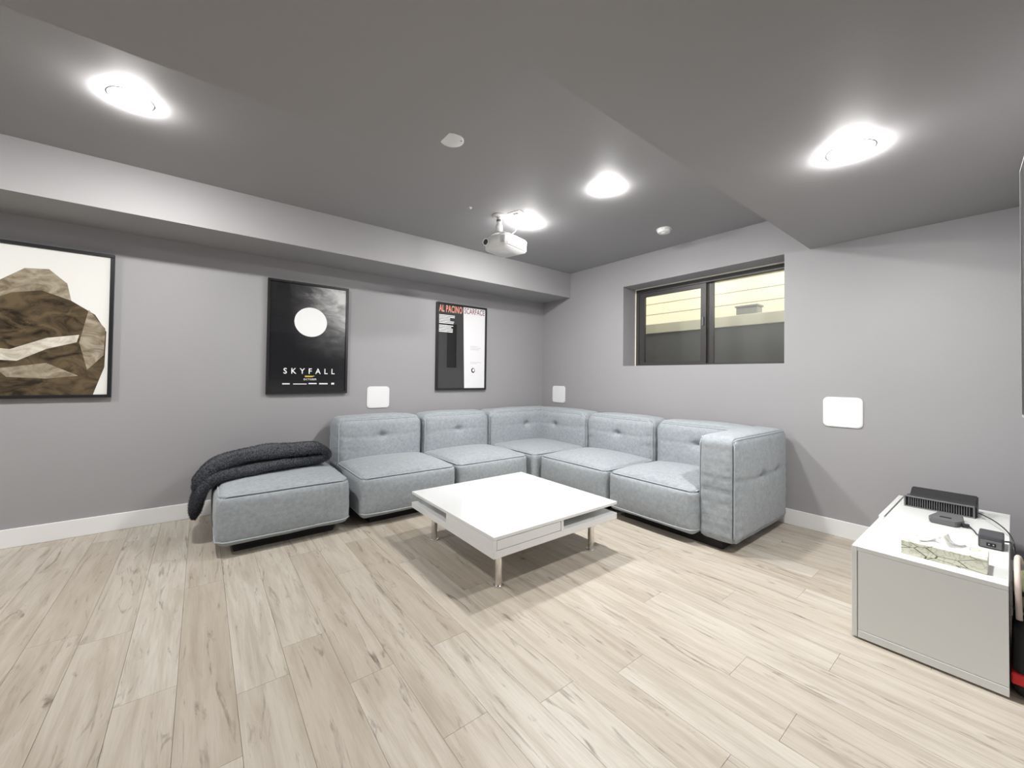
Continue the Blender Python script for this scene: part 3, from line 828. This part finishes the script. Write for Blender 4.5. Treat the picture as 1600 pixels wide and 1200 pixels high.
mt = obj('mount_plate', lathe([(0, ZC-2.07), (.055, ZC-2.07), (.055, ZC-2.07-.005), (.030, ZC-2.07-.014), (.022, ZC-2.07-.016), (0, ZC-2.07-.016)], 32), M['plastic'], Pj, True); mt.location = (mo.x, mo.y, 0)
po = obj('mount_pole', lathe([(.018, .155), (.018, .272)], 24), M['plastic'], Pj, True); po.location = (mo.x, mo.y, 0)
co_ = obj('pole_collar', lathe([(.019, .235), (.0215, .237), (.0215, .250), (.019, .252)], 24), M['grey'], Pj, True); co_.location = (mo.x, mo.y, 0)
ck = obj('pole_clamp', lathe([(.019, .155), (.026, .158), (.026, .205), (.019, .208)], 24), M['plastic'], Pj, True); ck.location = (mo.x, mo.y, 0)
bm = bmesh.new()
for ax_, ay_ in ((-.09, -.07), (-.09, .07), (.08, -.07), (.08, .07)):
    tube(bm, smooth_path([(mo.x, mo.y, .155), ((mo.x+ax_)/2, (mo.y+ay_)/2, .135), (ax_, ay_, .112), (ax_, ay_, .096)], 5), .007, 8)
obj('mount_arm', bm, M['plastic'], Pj, True)
bm = bmesh.new()
e0 = pjl(-1.635, -1.45)
tube(bm, smooth_path([(e0.x, e0.y, .283), (e0.x+.004, e0.y, .25), (e0.x+.05, e0.y+.03, .18), (e0.x+.03, e0.y+.06, .14), (.07, .0, .12), (.10, .02, .096)], 8), .004, 8)
tube(bm, smooth_path([(mo.x+.05, mo.y, .098), (mo.x+.06, mo.y-.02, .16), (mo.x+.11, mo.y-.02, .165), (.09, -.04, .12), (.09, -.04, .097)], 8), .0045, 8)
obj('cable', bm, M['plastic'], Pj, True)
op = thing('outlet_plate', 'small square white outlet plate on ceiling behind projector pole', 'outlet', (-1.635, -1.455, ZC), .25)
box('plate', M['plastic'], op, -.036, .036, -.058, .058, -.006, 0, .002)
box('socket', M['grey'], op, -.012, .012, -.02, .02, -.0075, -.006)

# ================================================================== SMALL CEILING FITTINGS
s1 = thing('smoke_alarm', 'round white smoke alarm on ceiling near the window', 'smoke alarm', (-.462, -2.005, ZC))
obj('base', lathe([(.062, 0), (.062, -.008), (.058, -.010), (0, -.010)], 40), M['plastic'], s1, True)
obj('cover', lathe([(.056, -.010), (.055, -.022), (.046, -.032), (.030, -.034), (0, -.034)], 40), M['plastic'], s1, True)
obj('test_button', lathe([(.024, -.034), (.023, -.037), (0, -.037)], 24), M['grille'], s1, True)
s2 = thing('ceiling_cover_plate', 'flat round white cover disc partly hidden by the lowered ceiling edge', 'cover plate', (-2.492, -1.975, ZC))
obj('disc', lathe([(.064, 0), (.064, -.005), (.060, -.007), (0, -.007)], 40), M['plastic'], s2, True)
sc_ = obj('screw', lathe([(.004, -.007), (.003, -.009), (0, -.009)], 10), M['grey'], s2, True); sc_.location = (.04, -.03, 0)
s3 = thing('ceiling_hook', 'tiny white ceiling anchor in front of the projector mount', 'anchor', (-1.961, -1.316, ZC))
obj('anchor', lathe([(.014, 0), (.014, -.004), (.006, -.006), (.005, -.014), (0, -.015)], 16), M['plastic'], s3, True)
